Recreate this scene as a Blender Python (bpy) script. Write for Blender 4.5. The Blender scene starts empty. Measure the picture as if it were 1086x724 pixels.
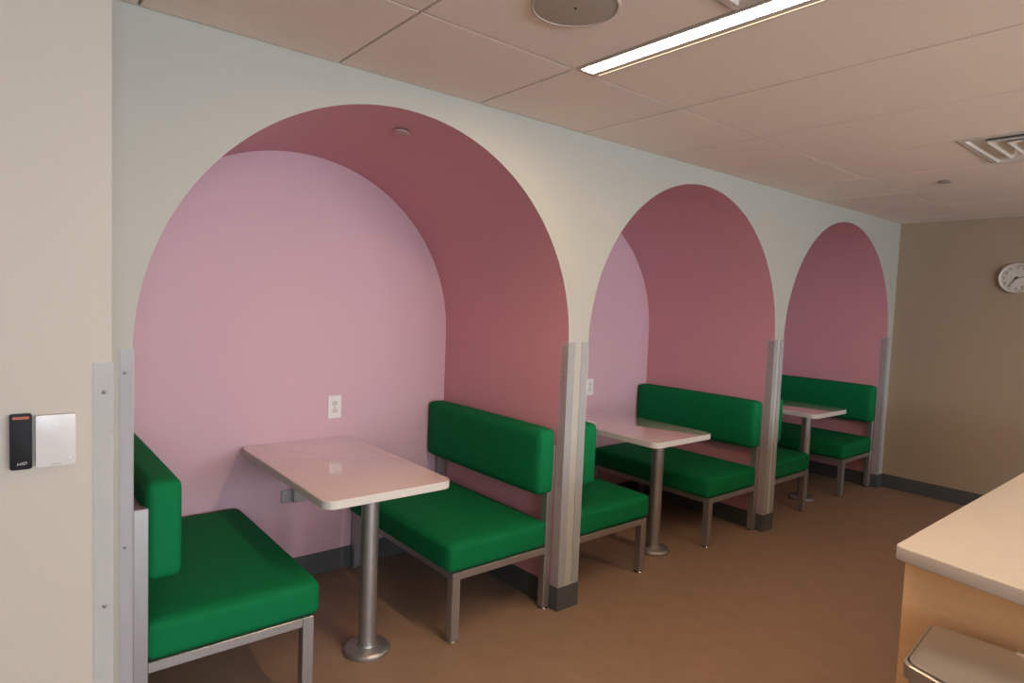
import bpy, bmesh, math
from mathutils import Vector, Matrix

sc = bpy.context.scene
COL = sc.collection
PI = math.pi

# ------------------------------------------------------------------ measured layout (metres)
H = 2.318            # ceiling
R = 0.9065           # arch radius
ZS = 1.313           # spring line of the arches
D = 1.059            # niche depth
ARCH = [-0.3218, 1.6248, 3.5567]   # left jamb of each arch
XE = 5.4783          # end wall
YP, XP = -0.379, -0.4228           # projecting wall beside the first arch
GT, BB = 1.328, 0.118              # corner guard top, baseboard height
XL, YB = -2.6, -6.6                # unseen limits of the room
TX0, TS, TY0 = -0.3098, 0.61, -0.5502   # ceiling grid

# ------------------------------------------------------------------ camera
cam = bpy.data.cameras.new('camera')
camo = bpy.data.objects.new('camera', cam)
COL.objects.link(camo)
F = Vector((0.63668177, 0.76856683, -0.06278021)); Rt = Vector((0.77106909, -0.63551568, 0.03965197)); U = Rt.cross(F)
M = Matrix((Rt, U, -F)).transposed().to_4x4()
M.translation = Vector((-0.64978, -2.15764, 1.5117))
camo.matrix_world = M
cam.sensor_width = 36.0
cam.lens = 671.4 / 1086 * 36.0
cam.clip_start = 0.02
sc.camera = camo

# ------------------------------------------------------------------ world, lights, exposure
W = bpy.data.worlds.new('world'); sc.world = W; W.use_nodes = True
bg = W.node_tree.nodes['Background']
bg.inputs[0].default_value = (0.75, 0.85, 1.0, 1); bg.inputs[1].default_value = 0.8
sc.view_settings.view_transform = 'Standard'
sc.view_settings.look = 'None'
sc.view_settings.gamma = 1.0
sc.view_settings.use_curve_mapping = False
sc.view_settings.exposure = 0.13
LAMP = 103.0                # emission of the linear ceiling lights
LAMPC = (1.0, 0.71, 0.45)
DAY = 150.0
DAYC = (0.80, 0.89, 1.0)
WINS = [(-1.9, 0.3), (0.6, 2.8), (3.1, 4.2)]      # window openings in the wall behind the camera
WZ0, WZ1 = 1.0, 2.1
for a, b in WINS:
    l = bpy.data.lights.new('daylight', 'AREA'); l.shape = 'RECTANGLE'
    l.size = b - a; l.size_y = WZ1 - WZ0; l.energy = DAY * (b - a) / 2.2; l.color = DAYC
    o = bpy.data.objects.new('daylight', l); COL.objects.link(o)
    o.location = ((a + b) / 2, YB - 0.2, (WZ0 + WZ1) / 2)
    o.rotation_euler = (PI / 2, 0, 0)             # shines towards +y, in through the window

# ------------------------------------------------------------------ materials
def mat(name, col, rough=0.6, metal=0.0, noise=None, bump=None, coat=0.0, spec=0.5, sheen=0.0):
    m = bpy.data.materials.new(name); m.use_nodes = True
    nt = m.node_tree; b = nt.nodes['Principled BSDF']
    b.inputs['Base Color'].default_value = (*col, 1)
    b.inputs['Roughness'].default_value = rough
    b.inputs['Metallic'].default_value = metal
    b.inputs['Specular IOR Level'].default_value = spec
    if coat: b.inputs['Coat Weight'].default_value = coat; b.inputs['Coat Roughness'].default_value = 0.03
    if sheen: b.inputs['Sheen Weight'].default_value = sheen; b.inputs['Sheen Roughness'].default_value = 0.5
    tc = None
    def tex(scale, detail=3.0, stretch=None):
        nonlocal tc
        if tc is None: tc = nt.nodes.new('ShaderNodeTexCoord')
        n = nt.nodes.new('ShaderNodeTexNoise'); n.inputs['Scale'].default_value = scale; n.inputs['Detail'].default_value = detail
        if stretch:
            mp = nt.nodes.new('ShaderNodeMapping'); mp.inputs['Scale'].default_value = stretch
            nt.links.new(tc.outputs['Object'], mp.inputs[0]); nt.links.new(mp.outputs[0], n.inputs['Vector'])
        else: nt.links.new(tc.outputs['Object'], n.inputs['Vector'])
        return n
    if noise:
        sc_, col2, st = noise
        n = tex(sc_, 4.0, st); r = nt.nodes.new('ShaderNodeValToRGB')
        r.color_ramp.elements[0].position = 0.36; r.color_ramp.elements[1].position = 0.64
        r.color_ramp.elements[0].color = (*col, 1); r.color_ramp.elements[1].color = (*col2, 1)
        nt.links.new(n.outputs[0], r.inputs[0]); nt.links.new(r.outputs[0], b.inputs['Base Color'])
    if bump:
        bs, bst, st = bump
        n = tex(bs, 2.0, st); bn = nt.nodes.new('ShaderNodeBump'); bn.inputs['Strength'].default_value = bst; bn.inputs['Distance'].default_value = 0.002
        nt.links.new(n.outputs[0], bn.inputs['Height']); nt.links.new(bn.outputs[0], b.inputs['Normal'])
    return m

def emis(name, col, s):
    m = bpy.data.materials.new(name); m.use_nodes = True; nt = m.node_tree
    nt.nodes.remove(nt.nodes['Principled BSDF']); e = nt.nodes.new('ShaderNodeEmission')
    e.inputs[0].default_value = (*col, 1); e.inputs[1].default_value = s
    nt.links.new(e.outputs[0], nt.nodes['Material Output'].inputs[0]); return m

def clear(name, tint, k, rough, dens=0.35):
    m = bpy.data.materials.new(name); m.use_nodes = True; nt = m.node_tree
    b = nt.nodes['Principled BSDF']; b.inputs['Base Color'].default_value = (*tint, 1); b.inputs['Roughness'].default_value = rough
    b.inputs['Specular IOR Level'].default_value = k
    t = nt.nodes.new('ShaderNodeBsdfTransparent'); mx = nt.nodes.new('ShaderNodeMixShader'); mx.inputs[0].default_value = dens
    nt.links.new(t.outputs[0], mx.inputs[1]); nt.links.new(b.outputs[0], mx.inputs[2])
    nt.links.new(mx.outputs[0], nt.nodes['Material Output'].inputs[0]); return m

MW = mat('grey_white_wall_paint', (0.41, 0.40, 0.35), 0.55, bump=(260, 0.12, None))
MBE = mat('beige_wall_paint', (0.49, 0.44, 0.37), 0.55, bump=(260, 0.12, None))
MEND = mat('olive_grey_wall_paint', (0.365, 0.28, 0.19), 0.6, bump=(260, 0.12, None))
MPK = mat('light_pink_paint', (0.57, 0.37, 0.42), 0.55, bump=(260, 0.10, None))
MRO = mat('dusty_rose_paint', (0.64, 0.31, 0.35), 0.5, bump=(260, 0.10, None))
MCE = mat('ceiling_tile', (0.88, 0.79, 0.71), 0.9, noise=(420, (0.83, 0.74, 0.66), None), bump=(500, 0.5, None))
MGR = mat('ceiling_grid', (0.80, 0.76, 0.70), 0.6)
MFL = mat('brown_vinyl_floor', (0.31, 0.205, 0.140), 0.5, noise=(9, (0.285, 0.187, 0.126), None), bump=(120, 0.06, None))
MBB = mat('dark_rubber_base', (0.075, 0.078, 0.080), 0.5)
MGN = mat('green_upholstery', (0.003, 0.170, 0.055), 0.75, noise=(700, (0.002, 0.145, 0.046), None), bump=(900, 0.25, None), spec=0.12)
MST = mat('brushed_steel', (0.42, 0.42, 0.42), 0.42, 0.85, bump=(60, 0.10, (12, 12, 0.4)))
MCH = mat('polished_steel', (0.6, 0.6, 0.6), 0.25, 1.0)
MTP = mat('white_laminate', (0.65, 0.56, 0.50), 0.03, coat=1.0, spec=1.0)
MED = mat('pale_edge_band', (0.62, 0.60, 0.56), 0.4)
MWH = mat('white_plastic', (0.72, 0.71, 0.68), 0.4)
MIV = mat('ivory_plastic', (0.60, 0.58, 0.50), 0.4)
MDK = mat('dark_slot', (0.02, 0.02, 0.02), 0.6)
MSLOT = mat('grey_slot', (0.25, 0.24, 0.21), 0.6)
MBK = mat('black_plastic', (0.008, 0.008, 0.009), 0.5, spec=0.2)
MLG = mat('light_grey_print', (0.55, 0.55, 0.53), 0.5)
MOR = mat('orange_lens', (0.36, 0.075, 0.03), 0.3)
MCL = clear('clear_guard_plastic', (0.80, 0.84, 0.86), 1.0, 0.16, 0.34)
MGL = clear('window_glass', (0.9, 0.95, 1.0), 0.5, 0.02, 0.06)
MCT = mat('cream_solid_surface', (0.57, 0.53, 0.485), 0.32, noise=(300, (0.55, 0.51, 0.465), None))
MMP = mat('maple_laminate', (0.88, 0.54, 0.27), 0.5, noise=(5, (0.84, 0.51, 0.25), (1, 1, 12)))
MSP = mat('speaker_grille', (0.46, 0.43, 0.36), 0.7, noise=(900, (0.38, 0.355, 0.30), None))
MVG = mat('vent_metal', (0.62, 0.58, 0.53), 0.45)
MVD = mat('vent_duct', (0.10, 0.09, 0.08), 0.8)
MLAMP = emis('lamp_lens', LAMPC, LAMP)
MLAMP2 = emis('lamp_side_strip', LAMPC, 3.0)
MSCRW = mat('screw_metal', (0.22, 0.22, 0.22), 0.35, 0.9)
MBIN = mat('bin_steel', (0.50, 0.46, 0.41), 0.30, 0.8, bump=(40, 0.05, (1, 14, 1)))
MEX = mat('window_frame_grey', (0.25, 0.26, 0.27), 0.5)

# ------------------------------------------------------------------ mesh helpers
def obj(name, bm, m, parent=None, loc=None, smooth=None):
    me = bpy.data.meshes.new(name); bmesh.ops.recalc_face_normals(bm, faces=bm.faces); bm.to_mesh(me); bm.free()
    me.materials.append(m)
    if smooth is not None:
        for p in me.polygons: p.use_smooth = True
        me.set_sharp_from_angle(angle=math.radians(smooth))
    o = bpy.data.objects.new(name, me); COL.objects.link(o)
    if parent: o.parent = parent
    if loc: o.location = loc
    return o
def box(bm, x0, x1, y0, y1, z0, z1, bev=0.0, seg=2):
    r = bmesh.ops.create_cube(bm, size=1.0)
    vs = r['verts']
    for v in vs: v.co = Vector(((x0 + x1) / 2 + v.co.x * (x1 - x0), (y0 + y1) / 2 + v.co.y * (y1 - y0), (z0 + z1) / 2 + v.co.z * (z1 - z0)))
    if bev:
        es = list({e for v in vs for e in v.link_edges})
        bmesh.ops.bevel(bm, geom=es, offset=bev, segments=seg, affect='EDGES', profile=0.5)
def lathe(bm, prof, c=(0, 0, 0), n=48, axis='Z', caps=True):
    rings = []
    for r, z in prof:
        ring = []
        for i in range(n):
            a = 2 * PI * i / n; x, y = r * math.cos(a), r * math.sin(a)
            p = (x, y, z) if axis == 'Z' else ((z, x, y) if axis == 'X' else (x, z, y))
            ring.append(bm.verts.new((p[0] + c[0], p[1] + c[1], p[2] + c[2])))
        rings.append(ring)
    for a, b in zip(rings, rings[1:]):
        for i in range(n): bm.faces.new((a[i], a[(i + 1) % n], b[(i + 1) % n], b[i]))
    if caps: bm.faces.new(rings[0]); bm.faces.new(rings[-1])
def prism(bm, pts, z0, z1, bev=0.0):
    lo = [bm.verts.new((x, y, z0)) for x, y in pts]; hi = [bm.verts.new((x, y, z1)) for x, y in pts]
    n = len(pts); fb = bm.faces.new(lo); ft = bm.faces.new(hi)
    for i in range(n): bm.faces.new((lo[i], lo[(i + 1) % n], hi[(i + 1) % n], hi[i]))
    if bev:
        bmesh.ops.bevel(bm, geom=list(ft.edges) + list(fb.edges), offset=bev, segments=3, affect='EDGES', profile=0.5)
def rrect(x0, x1, y0, y1, r, n=8, corners=(1, 1, 1, 1)):
    pts = []
    for k, (cx, cy, a0) in enumerate(((x1 - r, y1 - r, 0), (x0 + r, y1 - r, 90), (x0 + r, y0 + r, 180), (x1 - r, y0 + r, 270))):
        if corners[k]:
            for i in range(n + 1):
                a = math.radians(a0 + 90 * i / n); pts.append((cx + r * math.cos(a), cy + r * math.sin(a)))
        else: pts.append(((x1, x0, x0, x1)[k], (y1, y1, y0, y0)[k]))
    return pts
def cushion(x0, x1, y0, y1, z0, z1, rad, puff):
    bm = bmesh.new(); bmesh.ops.create_cube(bm, size=2.0)
    bmesh.ops.subdivide_edges(bm, edges=bm.edges[:], cuts=15, use_grid_fill=True)
    c = Vector(((x0 + x1) / 2, (y0 + y1) / 2, (z0 + z1) / 2)); h = Vector(((x1 - x0) / 2, (y1 - y0) / 2, (z1 - z0) / 2))
    for v in bm.verts:
        u = v.co.copy(); q = Vector()
        # concentrate grid near the edges
        w = [math.sin(u[i] * PI / 2) if abs(u[i]) < 1 else u[i] for i in range(3)]
        p = Vector((w[0] * h[0], w[1] * h[1], w[2] * h[2]))
        inner = Vector((max(-h[i] + rad, min(h[i] - rad, p[i])) for i in range(3)))
        dv = p - inner
        if dv.length > 1e-9: p = inner + dv.normalized() * rad
        for i in range(3):
            if abs(u[i]) > 0.999:
                j, k = [t for t in range(3) if t != i]
                p[i] += math.copysign(puff[i] * (1 - w[j] ** 4) * (1 - w[k] ** 4), u[i])
        v.co = c + p
    return bm
def empty(name, loc=(0, 0, 0), rz=0.0, label=None, cat=None, group=None):
    o = bpy.data.objects.new(name, None); COL.objects.link(o); o.location = loc; o.rotation_euler = (0, 0, rz); o.empty_display_size = 0.1
    if label: tag(o, label, cat, group)
    return o
def tag(o, label, cat, group=None):
    o['label'] = label; o['category'] = cat
    if group: o['group'] = group
    return o
def struct(name, bm, m, smooth=None):
    o = obj(name, bm, m, smooth=smooth); o['kind'] = 'structure'; return o
def copy_tree(o, parent=None):
    c = o.copy(); COL.objects.link(c)
    if parent: c.parent = parent
    for ch in [k for k in bpy.data.objects if k.parent == o]: copy_tree(ch, c)
    return c
def dup(src, loc, rz, label):
    c = copy_tree(src); c.location = loc; c.rotation_euler = (0, 0, rz); c['label'] = label; return c
def text_bm(bm, s, size, M4, depth=0.0004, shear=0.0):
    cu = bpy.data.curves.new('text', 'FONT'); cu.body = s; cu.size = size; cu.align_x = 'CENTER'; cu.align_y = 'CENTER'; cu.extrude = depth; cu.shear = shear; cu.resolution_u = 3
    o = bpy.data.objects.new('text', cu); COL.objects.link(o)
    dg = bpy.context.evaluated_depsgraph_get(); me = bpy.data.meshes.new_from_object(o.evaluated_get(dg))
    me.transform(M4); bm.from_mesh(me)
    bpy.data.objects.remove(o); bpy.data.curves.remove(cu); bpy.data.meshes.remove(me)

# ------------------------------------------------------------------ the setting
bm = bmesh.new(); box(bm, XL - .1, XE + .1, YB - .1, D + .15, -.1, 0); struct('floor', bm, MFL)

# wall with the three arched openings (one concave outline, down to the floor at each jamb)
def arch_pts(a, n=72):
    return [(a, 0)] + [(a + R - R * math.cos(PI * i / n), ZS + R * math.sin(PI * i / n)) for i in range(n + 1)] + [(a + 2 * R, 0)]
top = H + .06
bm = bmesh.new()
def strip(p, q):
    if abs(q[0] - p[0]) > 1e-6: bm.faces.new([bm.verts.new(v) for v in ((p[0], 0, p[1]), (q[0], 0, q[1]), (q[0], 0, top), (p[0], 0, top))])
ends = [XP - .05] + [v for a in ARCH for v in (a, a + 2 * R)] + [XE]
for k in range(0, len(ends), 2): strip((ends[k], 0), (ends[k + 1], 0))
for a in ARCH:
    ap = arch_pts(a)[1:-1]
    for p_, q_ in zip(ap, ap[1:]): strip(p_, q_)
bmesh.ops.remove_doubles(bm, verts=bm.verts, dist=1e-5)
struct('wall_back', bm, MW)
# linings of the niches, each with its own curved soffit
for i, a in enumerate(ARCH):
    bm = bmesh.new(); pts = arch_pts(a); T = .02
    c0 = [bm.verts.new((x, 0, z)) for x, z in pts]; c1 = [bm.verts.new((x, D, z)) for x, z in pts]
    for k in range(len(pts) - 1): bm.faces.new((c0[k], c0[k + 1], c1[k + 1], c1[k]))
    struct('wall_niche_lining', bm, MRO, smooth=30)
bm = bmesh.new(); box(bm, ARCH[0] - .1, XE, D, D + .12, 0, H + .06); struct('wall_niche_back', bm, MPK)
bm = bmesh.new(); box(bm, XL, XP, YP, 0.03, 0, H + .06); struct('wall_front', bm, MBE)
bm = bmesh.new(); box(bm, XE, XE + .1, YB, D + .12, 0, H + .06); struct('wall_right', bm, MEND)
bm = bmesh.new(); box(bm, XL - .1, XL, YB, 0.03, 0, H + .06); struct('wall_left', bm, MBE)
# window wall behind the camera
bm = bmesh.new(); edges = [XL - .1] + [v for w in WINS for v in w] + [XE + .1]
box(bm, XL - .1, XE + .1, YB - .12, YB, 0, WZ0); box(bm, XL - .1, XE + .1, YB - .12, YB, WZ1, H + .06)
for k in range(0, len(edges), 2): box(bm, edges[k], edges[k + 1], YB - .12, YB, WZ0, WZ1)
struct('wall_window_side', bm, MW)
for i, (a, b) in enumerate(WINS):
    bm = bmesh.new()
    for x0, x1, z0, z1 in ((a, b, WZ0, WZ0 + .05), (a, b, WZ1 - .05, WZ1), (a, a + .05, WZ0 + .05, WZ1 - .05), (b - .05, b, WZ0 + .05, WZ1 - .05), ((a + b) / 2 - .025, (a + b) / 2 + .025, WZ0 + .05, WZ1 - .05)):
        box(bm, x0, x1, YB - .09, YB - .03, z0, z1)
    w = struct('window_%d' % (i + 1), bm, MEX)
    bm = bmesh.new(); box(bm, a + .05, b - .05, YB - .065, YB - .06, WZ0 + .05, WZ1 - .05); obj('window_pane', bm, MGL, w)

# baseboards
t = .006
def bb(name, segs):
    bm = bmesh.new()
    for s in segs: box(bm, *s, 0, BB, .0015, 1)
    struct(name, bm, MBB)
bb('baseboard_piers', [(ARCH[0] + 2 * R - t, ARCH[1] + t, -t, .0), (ARCH[1] + 2 * R - t, ARCH[2] + t, -t, .0), (ARCH[2] + 2 * R - t, XE, -t, .0), (XP, ARCH[0] + t, -t, 0)])
for i, a in enumerate(ARCH):
    bb('baseboard_niche', [(a, a + t, 0, D), (a + 2 * R - t, a + 2 * R, 0, D), (a, a + 2 * R, D - t, D)])
bb('baseboard_right', [(XE - t, XE, YB, -t)])
bb('baseboard_front', [(XL, XP, YP - t, YP), (XP, XP + t, YP - t, -t)])

# ceiling: tiles hang just below the grid they rest on
LIGHTS = [(0.918, TY0 - .012, 1.20), (0.918, TY0 - 3.65, 1.20), (2.748, TY0 - 1.23, 1.20)]
VENTS = [(TX0 + TS, TY0 - TS), (TX0 + 5 * TS, TY0 - TS)]
rows = [0.0, TY0]
while rows[-1] > YB: rows.append(rows[-1] - 2 * TS)
g = .005
bm = bmesh.new()
k0 = int((XL - TX0) / TS) - 1
for k in range(k0, 11):
    for r in range(len(rows) - 1):
        x0, x1 = TX0 + k * TS, TX0 + (k + 1) * TS; y1, y0 = rows[r], rows[r + 1]
        x0c, x1c = max(x0, XL), min(x1, XE); y0c = max(y0, YB)
        if x1c - x0c < .03 or y1 - y0c < .03: continue
        parts = [(x0c + g, x1c - g, y0c + g, y1 - g)]
        for vx, vy in VENTS:
            if abs(vx - x0) < .01 and y0 < vy - .1 < y1: parts = [(x0c + g, x1c - g, vy + g, y1 - g)]
        for lx, ly, ll in LIGHTS:
            if x0 - .02 < lx < x0 + .1 and y0 < ly - .3 < y1: parts = [(lx + .108, x1c - g, y0c + g, y1 - g)]
        for q in parts: box(bm, *q, H, H + .02)
struct('ceiling', bm, MCE)
bm = bmesh.new()
for k in range(k0, 11):
    x = TX0 + k * TS
    if XL < x < XE: box(bm, x - .012, x + .012, YB, 0, H + .016, H + .03)
struct('trim_2', bm, mat('shaded_cross_tee', (0.24, 0.18, 0.14), 0.7))  # tee colour darkened to carry the shade of the gap between tiles
bm = bmesh.new()
for y in rows[1:]:
    if y > YB: box(bm, XL, XE, y - .012, y + .012, H + .0125, H + .03)
for vx, vy in VENTS: box(bm, vx, vx + TS, vy - .012, vy + .012, H + .0085, H + .03)
struct('trim_1', bm, MGR)
bm = bmesh.new(); box(bm, XL - .1, XE + .1, YB - .1, D + .12, H + .06, H + .12); struct('ceiling_deck', bm, MVD)

# ------------------------------------------------------------------ benches
def make_bench(label):
    b = empty('upholstered_bench', label=label, cat='bench', group='green booth benches in the arched niches')
    y0, y1 = -.503, .503; s = .042
    for nm, (x0, z1) in (('rear', (.010, .822)), ('front', (.553, .318))):
        for ya in (y0 + .005, y1 - .005 - s):
            bm = bmesh.new(); box(bm, x0, x0 + s, ya, ya + s, .012, z1, .002, 1); l = obj('leg', bm, MST, b)
            bm = bmesh.new(); lathe(bm, [(.019, 0), (.020, .004), (.017, .008), (.008, .009), (.008, .013)], (x0 + s / 2, ya + s / 2, 0), 20); obj('glide', bm, MCH, l, smooth=40)
    bm = bmesh.new()
    for ya in (y0 + .005, y1 - .005 - s): box(bm, .052, .553, ya + .002, ya + s - .002, .284, .318, .002, 1)
    for xa in (.012, .555): box(bm, xa, xa + s - .004, y0 + .047, y1 - .047, .284, .318, .002, 1)
    obj('seat_frame', bm, MST, b)
    bm = bmesh.new(); box(bm, .014, .048, y0 + .047, y1 - .047, .60, .634, .002, 1); box(bm, .014, .048, y0 + .047, y1 - .047, .78, .814, .002, 1); obj('back_frame', bm, MST, b)
    obj('seat_cushion', cushion(.046, .618, y0, y1, .320, .448, .026, (.006, .003, .012)), MGN, b, smooth=60)
    obj('backrest_cushion', cushion(.045, .150, y0 - .002, y1 + .002, .583, .902, .028, (.006, .003, .004)), MGN, b, smooth=60)
    return b
BY = .545
wh = ['nearest arched niche', 'middle arched niche', 'farthest arched niche']
b0 = None
bl = ['green bench in the lower left, cut off by the nearest arch\'s left jamb',
      'green bench just beyond the first white pier, left of the middle table',
      'green bench half hidden behind the second white pier, in the farthest niche']
br = ['whole green bench in the nearest arched niche, right of the large table',
      'long green bench in the middle arched niche, right of the table',
      'dark green bench in the farthest niche, beside the olive-grey end wall']
for i, a in enumerate(ARCH):
    if b0 is None: b0 = make_bench(bl[0]); b0.location = (a, BY, 0)
    else: dup(b0, (a, BY, 0), 0, bl[i])
    rb = dup(b0, (a + 2 * R, BY, 0), PI, br[i])
    for ch in [k for k in bpy.data.objects if k.parent == rb and k.name.startswith('backrest')]: ch.location.x = -.030   # these backs sit flush with the wall side of the posts

# ------------------------------------------------------------------ tables
def make_table(label):
    b = empty('booth_table', label=label, cat='table', group='white booth tables in the arched niches')
    x0, x1, y0, y1 = -.285, .285, .025, D - .001; tb = empty
    bm = bmesh.new(); prism(bm, rrect(x0 + .002, x1 - .002, y0 + .002, y1 - .001, .050, corners=(1, 1, 1, 1)), .712, .745, .0015); top = obj('tabletop', bm, MTP, b, smooth=35)
    bm = bmesh.new(); o_ = rrect(x0, x1, y0, y1, .052); i_ = rrect(x0 + .0025, x1 - .0025, y0 + .0025, y1 - .0025, .0495)
    rings = []
    for pts, zz in ((i_, .7115), (o_, .7135), (o_, .7425), (i_, .7445)): rings.append([bm.verts.new((x, y, zz)) for x, y in pts])
    n = len(o_)
    for A, B in zip(rings, rings[1:]):
        for k in range(n): bm.faces.new((A[k], A[(k + 1) % n], B[(k + 1) % n], B[k]))
    obj('edge_band', bm, MED, top, smooth=40)
    py = .225
    bm = bmesh.new(); lathe(bm, [(.037, .02), (.037, .700)], (0, py, 0), 48); p = obj('pedestal_post', bm, MST, b, smooth=40)
    bm = bmesh.new(); lathe(bm, [(.09, .700), (.09, .7115)], (0, py, 0), 40); obj('top_flange', bm, MST, p, smooth=40)
    bm = bmesh.new(); lathe(bm, [(.094, 0), (.098, .003), (.098, .014), (.093, .021), (.080, .026), (.044, .029), (.042, .036), (.037, .037)], (0, py, 0), 64); obj('base_plate', bm, MST, b, smooth=35)
    bm = bmesh.new(); box(bm, -.028, .028, D - .050, D - .012, .430, .7115, .003, 2); box(bm, -.028, .028, D - .34, D - .050, .688, .7115, .003, 2); w = obj('wall_bracket', bm, MST, b)
    bm = bmesh.new(); box(bm, -.080, .060, D - .012, D - .0, .425, .490, .003, 2); obj('mounting_plate', bm, MST, w)
    return b
tl = ['large white booth table in the nearest niche reflecting the outlet above it',
      'white booth table in the middle arched niche, on a steel post behind the second bench',
      'small-looking white booth table in the farthest niche, next to the end wall']
t0 = make_table(tl[0]); t0.location = (ARCH[0] + R, 0, 0)
for i in (1, 2): dup(t0, (ARCH[i] + R, 0, 0), 0, tl[i])

# ------------------------------------------------------------------ wall outlets
def make_outlet(label):
    b = empty('wall_outlet', label=label, cat='outlet', group='duplex outlets on the pink niche back walls')
    bm = bmesh.new(); box(bm, -.038, .038, -.006, 0, -.062, .062, .003, 2); obj('cover_plate', bm, MWH, b)
    for s in (-1, 1):
        bm = bmesh.new(); bm2 = rrect(-.0165, .0165, -.014, .014, .012)
        lo = [bm.verts.new((x, -.0055, z + s * .0195)) for x, z in bm2]; hi = [bm.verts.new((x, -.0085, z + s * .0195)) for x, z in bm2]; n = len(bm2)
        bm.faces.new(hi); bm.faces.new(lo)
        for k in range(n): bm.faces.new((lo[k], lo[(k + 1) % n], hi[(k + 1) % n], hi[k]))
        r = obj('receptacle', bm, MIV, b)
        bm = bmesh.new()
        for x in (-.006, .006): box(bm, x - .001, x + .001, -.0091, -.0084, s * .0195 - .001, s * .0195 + .008)
        lathe(bm, [(.0025, -.0091), (.0025, -.0084)], (0, 0, s * .0195 - .007), 12, 'Y'); obj('socket_slots', bm, MSLOT, r)
    bm = bmesh.new(); lathe(bm, [(.003, -.0072), (.003, -.0058)], (0, 0, 0), 12, 'Y'); obj('screw', bm, MSCRW, b)
    return b
o1 = make_outlet('white duplex outlet on the light pink wall above the nearest table'); o1.location = (.786, D, .907)
dup(o1, (2.775, D, .905), 0, 'white duplex outlet in the middle niche, right beside the first white pier')

# ------------------------------------------------------------------ clear corner guards
def make_guard(label, w1, sx, ylen, name='corner_guard'):
    # corner at local origin; one leg on the room face (-y), the other turns into the opening
    b = empty(name, label=label, cat='corner guard', group='clear plastic corner guards on the wall corners')
    th = .003; r = []
    z0, z1 = BB + .002, GT
    pts = [(sx * th, -th), (sx * th, ylen), (0, ylen), (0, 0), (-sx * w1, 0), (-sx * w1, -th)]
    bm = bmesh.new(); prism(bm, pts, z0, z1); obj('guard_strip', bm, MCL, b)
    zs = [1.257, .73, .24]
    for z in zs:
        bm = bmesh.new(); lathe(bm, [(.003, -th - .002), (.0045, -th - .001), (.0045, -th + .0005)], (-sx * (w1 - .022 if w1 > .035 else w1 * .6), 0, z), 14, 'Y'); obj('screw', bm, MSCRW, b, smooth=40)
        bm = bmesh.new(); lathe(bm, [(.0045, sx * (th + .0025)), (.006, sx * (th + .001)), (.006, sx * (th - .0005))], (0, ylen * .55, z - .1), 14, 'X'); obj('screw', bm, MSCRW, b, smooth=40)
    return b
def guard(x, y, sx, w1, ylen, label): make_guard(label, w1, sx, ylen).location = (x, y, 0)
# sx=+1: opening lies to the right of the corner
guard(XP, YP, 1, .038, .042, 'clear plastic corner guard on the beige wall corner, right of the white touch panel')
guard(ARCH[0], 0, 1, .034, .042, 'clear corner guard on the left jamb of the nearest and largest arch')
guard(ARCH[0] + 2 * R, 0, -1, .045, .045, 'clear corner guard on the left edge of the first pier, right jamb of nearest arch')
guard(ARCH[1], 0, 1, .045, .045, 'clear corner guard on the right edge of the first pier, left of middle arch')
guard(ARCH[1] + 2 * R, 0, -1, .045, .045, 'clear corner guard on the left edge of the second pier, right of middle arch')
guard(ARCH[2], 0, 1, .045, .045, 'clear corner guard on the right edge of the second pier, left of farthest arch')
guard(ARCH[2] + 2 * R, 0, -1, .045, .045, 'clear corner guard on the right jamb of the farthest arch, beside the end wall')

# ------------------------------------------------------------------ card reader and white panel on the beige wall
cr = empty('card_reader', (-.5975, YP, 1.156), label='slim black card reader with orange light bar on the beige wall', cat='card reader')
def front_prism(pts, y0, y1, bev=0.0):
    bm = bmesh.new(); prism(bm, pts, -y0, -y1, bev)
    for v in bm.verts: v.co = Vector((v.co.x, -v.co.z, v.co.y))
    return bm
obj('body', front_prism(rrect(-.020, .020, -.062, .062, .005), 0, -.018, .002), MBK, cr, smooth=40)
obj('light_bar', front_prism(rrect(-.015, .015, .0515, .0575, .002), -.0175, -.0188), MOR, cr)
bm = bmesh.new(); text_bm(bm, 'HID', .0085, Matrix.Translation((.001, -.0183, -.049)) @ Matrix.Rotation(math.radians(6), 4, 'Y').inverted() @ Matrix.Rotation(PI / 2, 4, 'X') @ Matrix.Scale(1.25, 4, (1, 0, 0)), shear=.25); obj('lettering', bm, MLG, cr)
wp = empty('keypad_panel', (-.5335, YP, 1.1535), label='square white glossy touch panel on the beige wall right of the black card reader', cat='wall panel')
obj('body', front_prism(rrect(-.0375, .0375, -.0590, .0590, .0025), 0, -.016, .0015), mat('white_gloss_plastic', (0.60, 0.58, 0.56), 0.25), wp, smooth=40)
bm = bmesh.new(); lathe(bm, [(.0028, -.0168), (.0028, -.0155)], (0, 0, .0375), 16, 'Y'); obj('indicator_dot', bm, MWH, wp)
bm = bmesh.new(); lathe(bm, [(.0022, -.0168), (.0022, -.0155)], (.026, 0, -.0425), 16, 'Y'); obj('indicator_dot', bm, MWH, wp)
bm = bmesh.new(); box(bm, -.010, .010, -.0163, -.0155, -.0545, -.0530); obj('label_line', bm, mat('grey_line', (.3, .3, .3), .5), wp)
bm = bmesh.new(); box(bm, -.0375, .0375, -.0163, -.0155, -.0345, -.0339); obj('seam', bm, MIV, wp)

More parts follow.
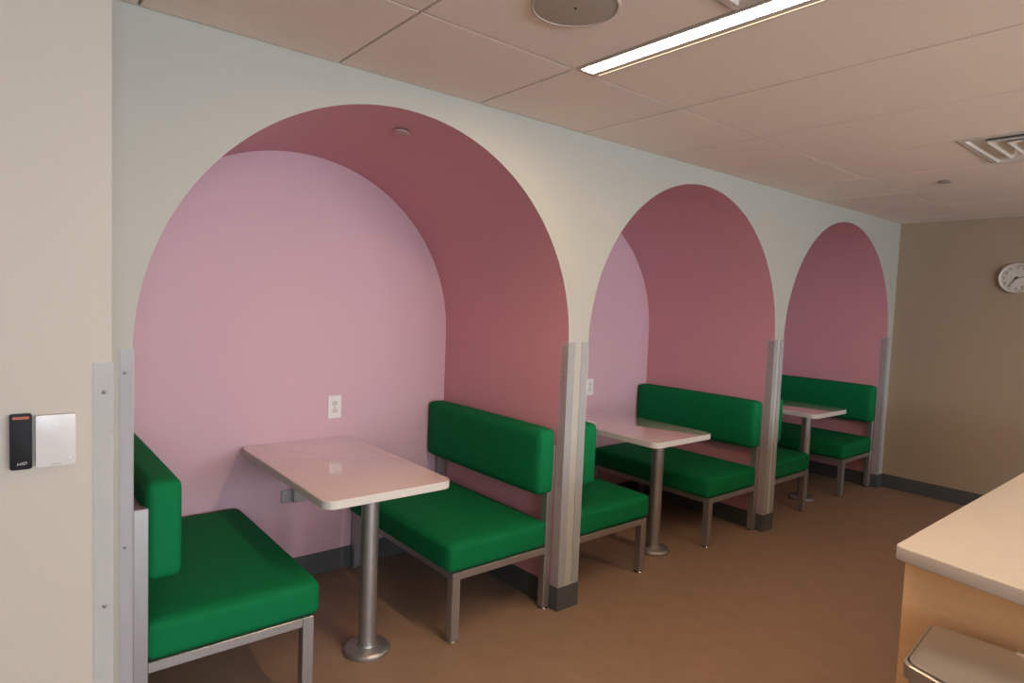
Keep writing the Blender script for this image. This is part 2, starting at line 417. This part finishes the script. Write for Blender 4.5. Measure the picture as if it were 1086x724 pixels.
# ------------------------------------------------------------------ wall clock on the end wall
ck = empty('wall_clock', (XE, -.843, 1.846), label='round white wall clock on the grey end wall, hands near two thirty-six', cat='clock')
bm = bmesh.new(); lathe(bm, [(.112, 0), (.116, -.006), (.116, -.026), (.113, -.032), (.107, -.034), (.103, -.030), (.103, -.018)], (0, 0, 0), 72, 'X', caps=False); obj('rim', bm, mat('clock_rim', (.62, .58, .52), .4), ck, smooth=40)
bm = bmesh.new(); lathe(bm, [(.1035, -.004), (.1035, -.020)], (0, 0, 0), 64, 'X'); fc = obj('dial', bm, mat('clock_dial', (.60, .56, .50), .6), ck, smooth=40)
bm = bmesh.new()
MR = Matrix.Rotation(-PI / 2, 4, 'Z') @ Matrix.Rotation(PI / 2, 4, 'X')     # text facing -x
for h in range(1, 13):
    a = h * PI / 6
    text_bm(bm, str(h), .027, Matrix.Translation((-.0205, -math.sin(a) * .080, math.cos(a) * .080)) @ MR)
for k in range(60):
    a = k * PI / 30; L = .006 if k % 5 == 0 else .0035
    r_ = bmesh.ops.create_cube(bm, size=1.0)
    for v in r_['verts']: v.co = Matrix.Translation((-.0205, 0, 0)) @ Matrix.Rotation(a, 4, 'X') @ Vector((v.co.x * .0006, v.co.y * .0012, v.co.z * L + .0985))
obj('numerals', bm, MDK, fc)
def hand(name, L, w, ang, xo):
    bm = bmesh.new(); r_ = bmesh.ops.create_cube(bm, size=1.0)
    for v in r_['verts']:
        tw = w * (1.0 if v.co.z < 0 else .45)
        p = Vector((v.co.x * .0012, v.co.y * tw, (v.co.z + .5) * (L + .015) - .015)); a = math.radians(ang)
        v.co = Vector((xo + p.x, p.y * math.cos(a) - p.z * math.sin(a), p.z * math.cos(a) + p.y * math.sin(a)))
    obj(name, bm, MDK, ck)
hand('hour_hand', .052, .008, 78, -.0225); hand('minute_hand', .082, .006, 216, -.0245)
bm = bmesh.new(); lathe(bm, [(.006, -.020), (.006, -.0262)], (0, 0, 0), 20, 'X'); obj('hub', bm, MDK, ck)

# ------------------------------------------------------------------ ceiling fittings
def linear_light(x, y, L, label):
    b = empty('linear_ceiling_light', (x, y, H), label=label, cat='ceiling light')
    bm = bmesh.new()
    box(bm, 0, .008, -L, 0, -.003, .035); box(bm, .096, .104, -L, 0, -.003, .035); box(bm, .062, .088, -L, 0, -.004, .035)
    box(bm, .008, .096, -.008, 0, -.003, .035); box(bm, .008, .096, -L, -L + .008, -.003, .035); box(bm, .008, .096, -L, 0, .035, .045); obj('housing', bm, MVG, b)
    bm = bmesh.new(); box(bm, .008, .062, -L + .008, -.008, .001, .012); obj('lens', bm, MLAMP, b)
    bm = bmesh.new(); box(bm, .088, .096, -L + .008, -.008, -.001, .012); obj('side_strip', bm, MLAMP2, b)  # narrow, weakly glowing strip beside the main lens
linear_light(*LIGHTS[0], 'long lit linear ceiling light ending above the nearest arch')
linear_light(*LIGHTS[1], 'added unseen linear ceiling light behind the camera, near the windows')  # unseen lamp, added for more warm light in the room
linear_light(*LIGHTS[2], 'lit linear ceiling light above the cream counter')

def diffuser(x, y, label):
    b = empty('air_diffuser', (x + TS / 2, y - TS / 2, H), label=label, cat='air vent', group='square ceiling air diffusers')
    h = TS / 2 - .006
    def sq(bm, prof):
        rings = [[bm.verts.new((sx * s, sy * s, z)) for sx, sy in ((-1, -1), (1, -1), (1, 1), (-1, 1))] for s, z in prof]
        for A, B in zip(rings, rings[1:]):
            for k in range(4): bm.faces.new((A[k], A[(k + 1) % 4], B[(k + 1) % 4], B[k]))
        return rings
    bm = bmesh.new(); sq(bm, [(h, .02), (h, -.004), (h - .022, -.004), (h - .030, .006), (h - .075, .012), (h - .080, .020)]); obj('frame', bm, MVG, b)
    for s in (.212, .150, .095):
        bm = bmesh.new(); sq(bm, [(s, -.002), (s - .004, -.006), (s - .040, .022), (s - .042, .028), (s - .002, .002), (s, -.002)]); obj('cone', bm, MVG, b)
    bm = bmesh.new(); r_ = sq(bm, [(.055, .012), (.055, .002), (.010, -.001)]); bm.faces.new(r_[-1]); obj('core', bm, MVG, b)
    bm = bmesh.new(); box(bm, -h + .002, h - .002, -h + .002, h - .002, .045, .050); obj('duct', bm, MVD, b)
diffuser(*VENTS[0], 'square white air diffuser cut off by the top edge, beside the lit ceiling light')
diffuser(*VENTS[1], 'square white air diffuser at the right edge, on the ceiling toward the end wall')

sp = empty('ceiling_speaker', (.585, -.880, H), label='round grey-brown perforated ceiling speaker at the top edge, left of the lit light', cat='speaker')
bm = bmesh.new(); lathe(bm, [(.122, 0), (.122, -.004), (.119, -.006), (.115, -.006), (.113, -.003)], (0, 0, 0), 72, caps=False); obj('rim', bm, mat('speaker_rim', (0.55, 0.50, 0.44), 0.6), sp, smooth=40)
bm = bmesh.new(); lathe(bm, [(.1145, -.0005), (.1145, -.004), (.10, -.0055)], (0, 0, 0), 72); gl = obj('grille', bm, MSP, sp, smooth=40)
bm = bmesh.new(); lathe(bm, [(.004, -.005), (.004, -.007)], (0, 0, 0), 16); obj('screw', bm, MDK, gl)
def spr(x, y, z, label, m, tilt=0.0):
    b = empty('sprinkler_cover', (x, y, z), label=label, cat='sprinkler cover', group='round sprinkler cover plates'); b.rotation_euler = (0, tilt, 0)
    bm = bmesh.new(); lathe(bm, [(.036, -.005), (.036, -.008), (.033, -.0095), (.02, -.0105)], (0, 0, 0), 40); obj('cover_plate', bm, m, b, smooth=40)
    bm = bmesh.new(); lathe(bm, [(.026, .004), (.026, -.006)], (0, 0, 0), 32); obj('collar', bm, MVD, b, smooth=40)
spr(3.684, -.847, H, 'small round grey sprinkler cover on the ceiling near the right air diffuser', mat('dull_brass_grey', (.34, .29, .25), .6, .0))

# sprinkler cover on the first soffit: where the sight line of the photo meets the curve
def soffit_z(x): return ZS + math.sqrt(max(R * R - (x - ARCH[0] - R) ** 2, 0))
sx_ = .700; spr(sx_, .255, soffit_z(sx_) - .002, 'small pale round sprinkler cover on the rose soffit of the nearest arch', mat('pale_rose_metal', (.48, .34, .33), .45), math.asin((sx_ - ARCH[0] - R) / R))

# ------------------------------------------------------------------ counter
ct = empty('worktop', (0, 0, 0), label='thick cream solid-surface worktop at the right edge, on the maple base', cat='worktop')
bm = bmesh.new(); prism(bm, [(1.192, -1.570), (1.200, -1.556), (1.214, -1.552), (4.20, -1.542), (4.20, -2.62), (1.00, -2.62)], .872, .910, .004); ct2 = bm
bpy.data.objects.remove(ct)
tag(obj('worktop', ct2, MCT, smooth=35), 'thick cream worktop jutting in from the right edge, on the maple base', 'worktop')
cb = empty('counter_base', (0, 0, 0), label='maple laminate counter base under the cream worktop, behind the steel bin', cat='counter')
def quad(bm, x0, y0, x1, y1, th, z0, z1):
    d = Vector((x1 - x0, y1 - y0, 0)).normalized(); n = Vector((-d.y, d.x, 0)) * th
    prism(bm, [(x0, y0), (x1, y1), (x1 + n.x, y1 + n.y), (x0 + n.x, y0 + n.y)], z0, z1)
bm = bmesh.new(); prism(bm, [(1.262, -1.560), (1.282, -1.560), (1.220, -2.55), (1.200, -2.55)], .0, .8715); obj('end_panel', bm, MMP, cb)
bm = bmesh.new(); prism(bm, [(1.2825, -1.560), (4.14, -1.560), (4.14, -1.580), (1.279, -1.580)], .0, .8715); obj('back_panel', bm, MMP, cb)
bm = bmesh.new(); prism(bm, [(1.222, -2.548), (4.10, -2.548), (4.10, -2.53), (1.222, -2.53)], .10, .8715); obj('front_panel', bm, MMP, cb)
bm = bmesh.new(); box(bm, 4.12, 4.14, -2.55, -1.581, 0, .8715); obj('end_panel', bm, MMP, cb)
bm = bmesh.new(); box(bm, 1.25, 4.08, -2.50, -2.49, .0, .10); obj('toe_kick', bm, MBB, cb)

# ------------------------------------------------------------------ stainless bin against the counter end
bn = empty('step_bin', (1.158, -1.658, 0), math.radians(5), label='brushed steel step bin with bowed front and flat lid, standing against the maple counter end', cat='bin')
# local: back edge along -y from the origin, depth towards -x
def bin_outline(k=0.0, n=20):
    # rounded rectangle whose front side bows outwards; k = inset
    L, d, bow = .44, .270, .055
    pts = []
    y0, y1 = -L + k, -k; xb = -k; r = .035
    for a in range(0, 91, 15): pts.append((xb - r * .5 + r * .5 * math.cos(math.radians(a)), y1 - r * .5 + r * .5 * math.sin(math.radians(a))))
    xf = -d + k
    for a in range(90, 151, 12): pts.append((xf + r + r * math.cos(math.radians(a)), y1 - r + r * math.sin(math.radians(a))))
    for i in range(1, n):
        s = i / n; y = (y1 - .030) + ((y0 + .030) - (y1 - .030)) * s
        pts.append((xf + .004 - bow * math.sin(PI * s) ** .8, y))
    for a in range(210, 271, 12): pts.append((xf + r + r * math.cos(math.radians(a)), y0 + r + r * math.sin(math.radians(a))))
    for a in range(270, 361, 15): pts.append((xb - r * .5 + r * .5 * math.cos(math.radians(a)), y0 + r * .5 + r * .5 * math.sin(math.radians(a))))
    return pts
bm = bmesh.new(); prism(bm, bin_outline(.010), .03, .7205, .0); obj('body', bm, MBIN, bn, smooth=35)
bm = bmesh.new(); prism(bm, bin_outline(.004), .0, .03, .003); obj('base_ring', bm, MBK, bn, smooth=35)
bm = bmesh.new()
prof = [(bin_outline(0), .720), (bin_outline(0), .750), (bin_outline(.002), .752), (bin_outline(.006), .752), (bin_outline(.006), .742)]
rings = [[bm.verts.new((x, y, z)) for x, y in pts] for pts, z in prof]
n = len(rings[0])
for A, B in zip(rings, rings[1:]):
    for k in range(n): bm.faces.new((A[k], A[(k + 1) % n], B[(k + 1) % n], B[k]))
rm = obj('rim', bm, MBIN, bn, smooth=35)
bm = bmesh.new(); prism(bm, bin_outline(.0065), .721, .741); obj('lid_seal', bm, MBK, rm)
bm = bmesh.new(); prism(bm, bin_outline(.0085), .7415, .755, .003); obj('lid', bm, MBIN, bn, smooth=35)
bm = bmesh.new(); box(bm, -.022, .0, -.27, -.17, .744, .758, .002, 1); obj('hinge_cover', bm, MBIN, bn)
bm = bmesh.new(); box(bm, -.32, -.24, -.26, -.18, .012, .024, .004, 2); obj('pedal', bm, MBIN, bn)
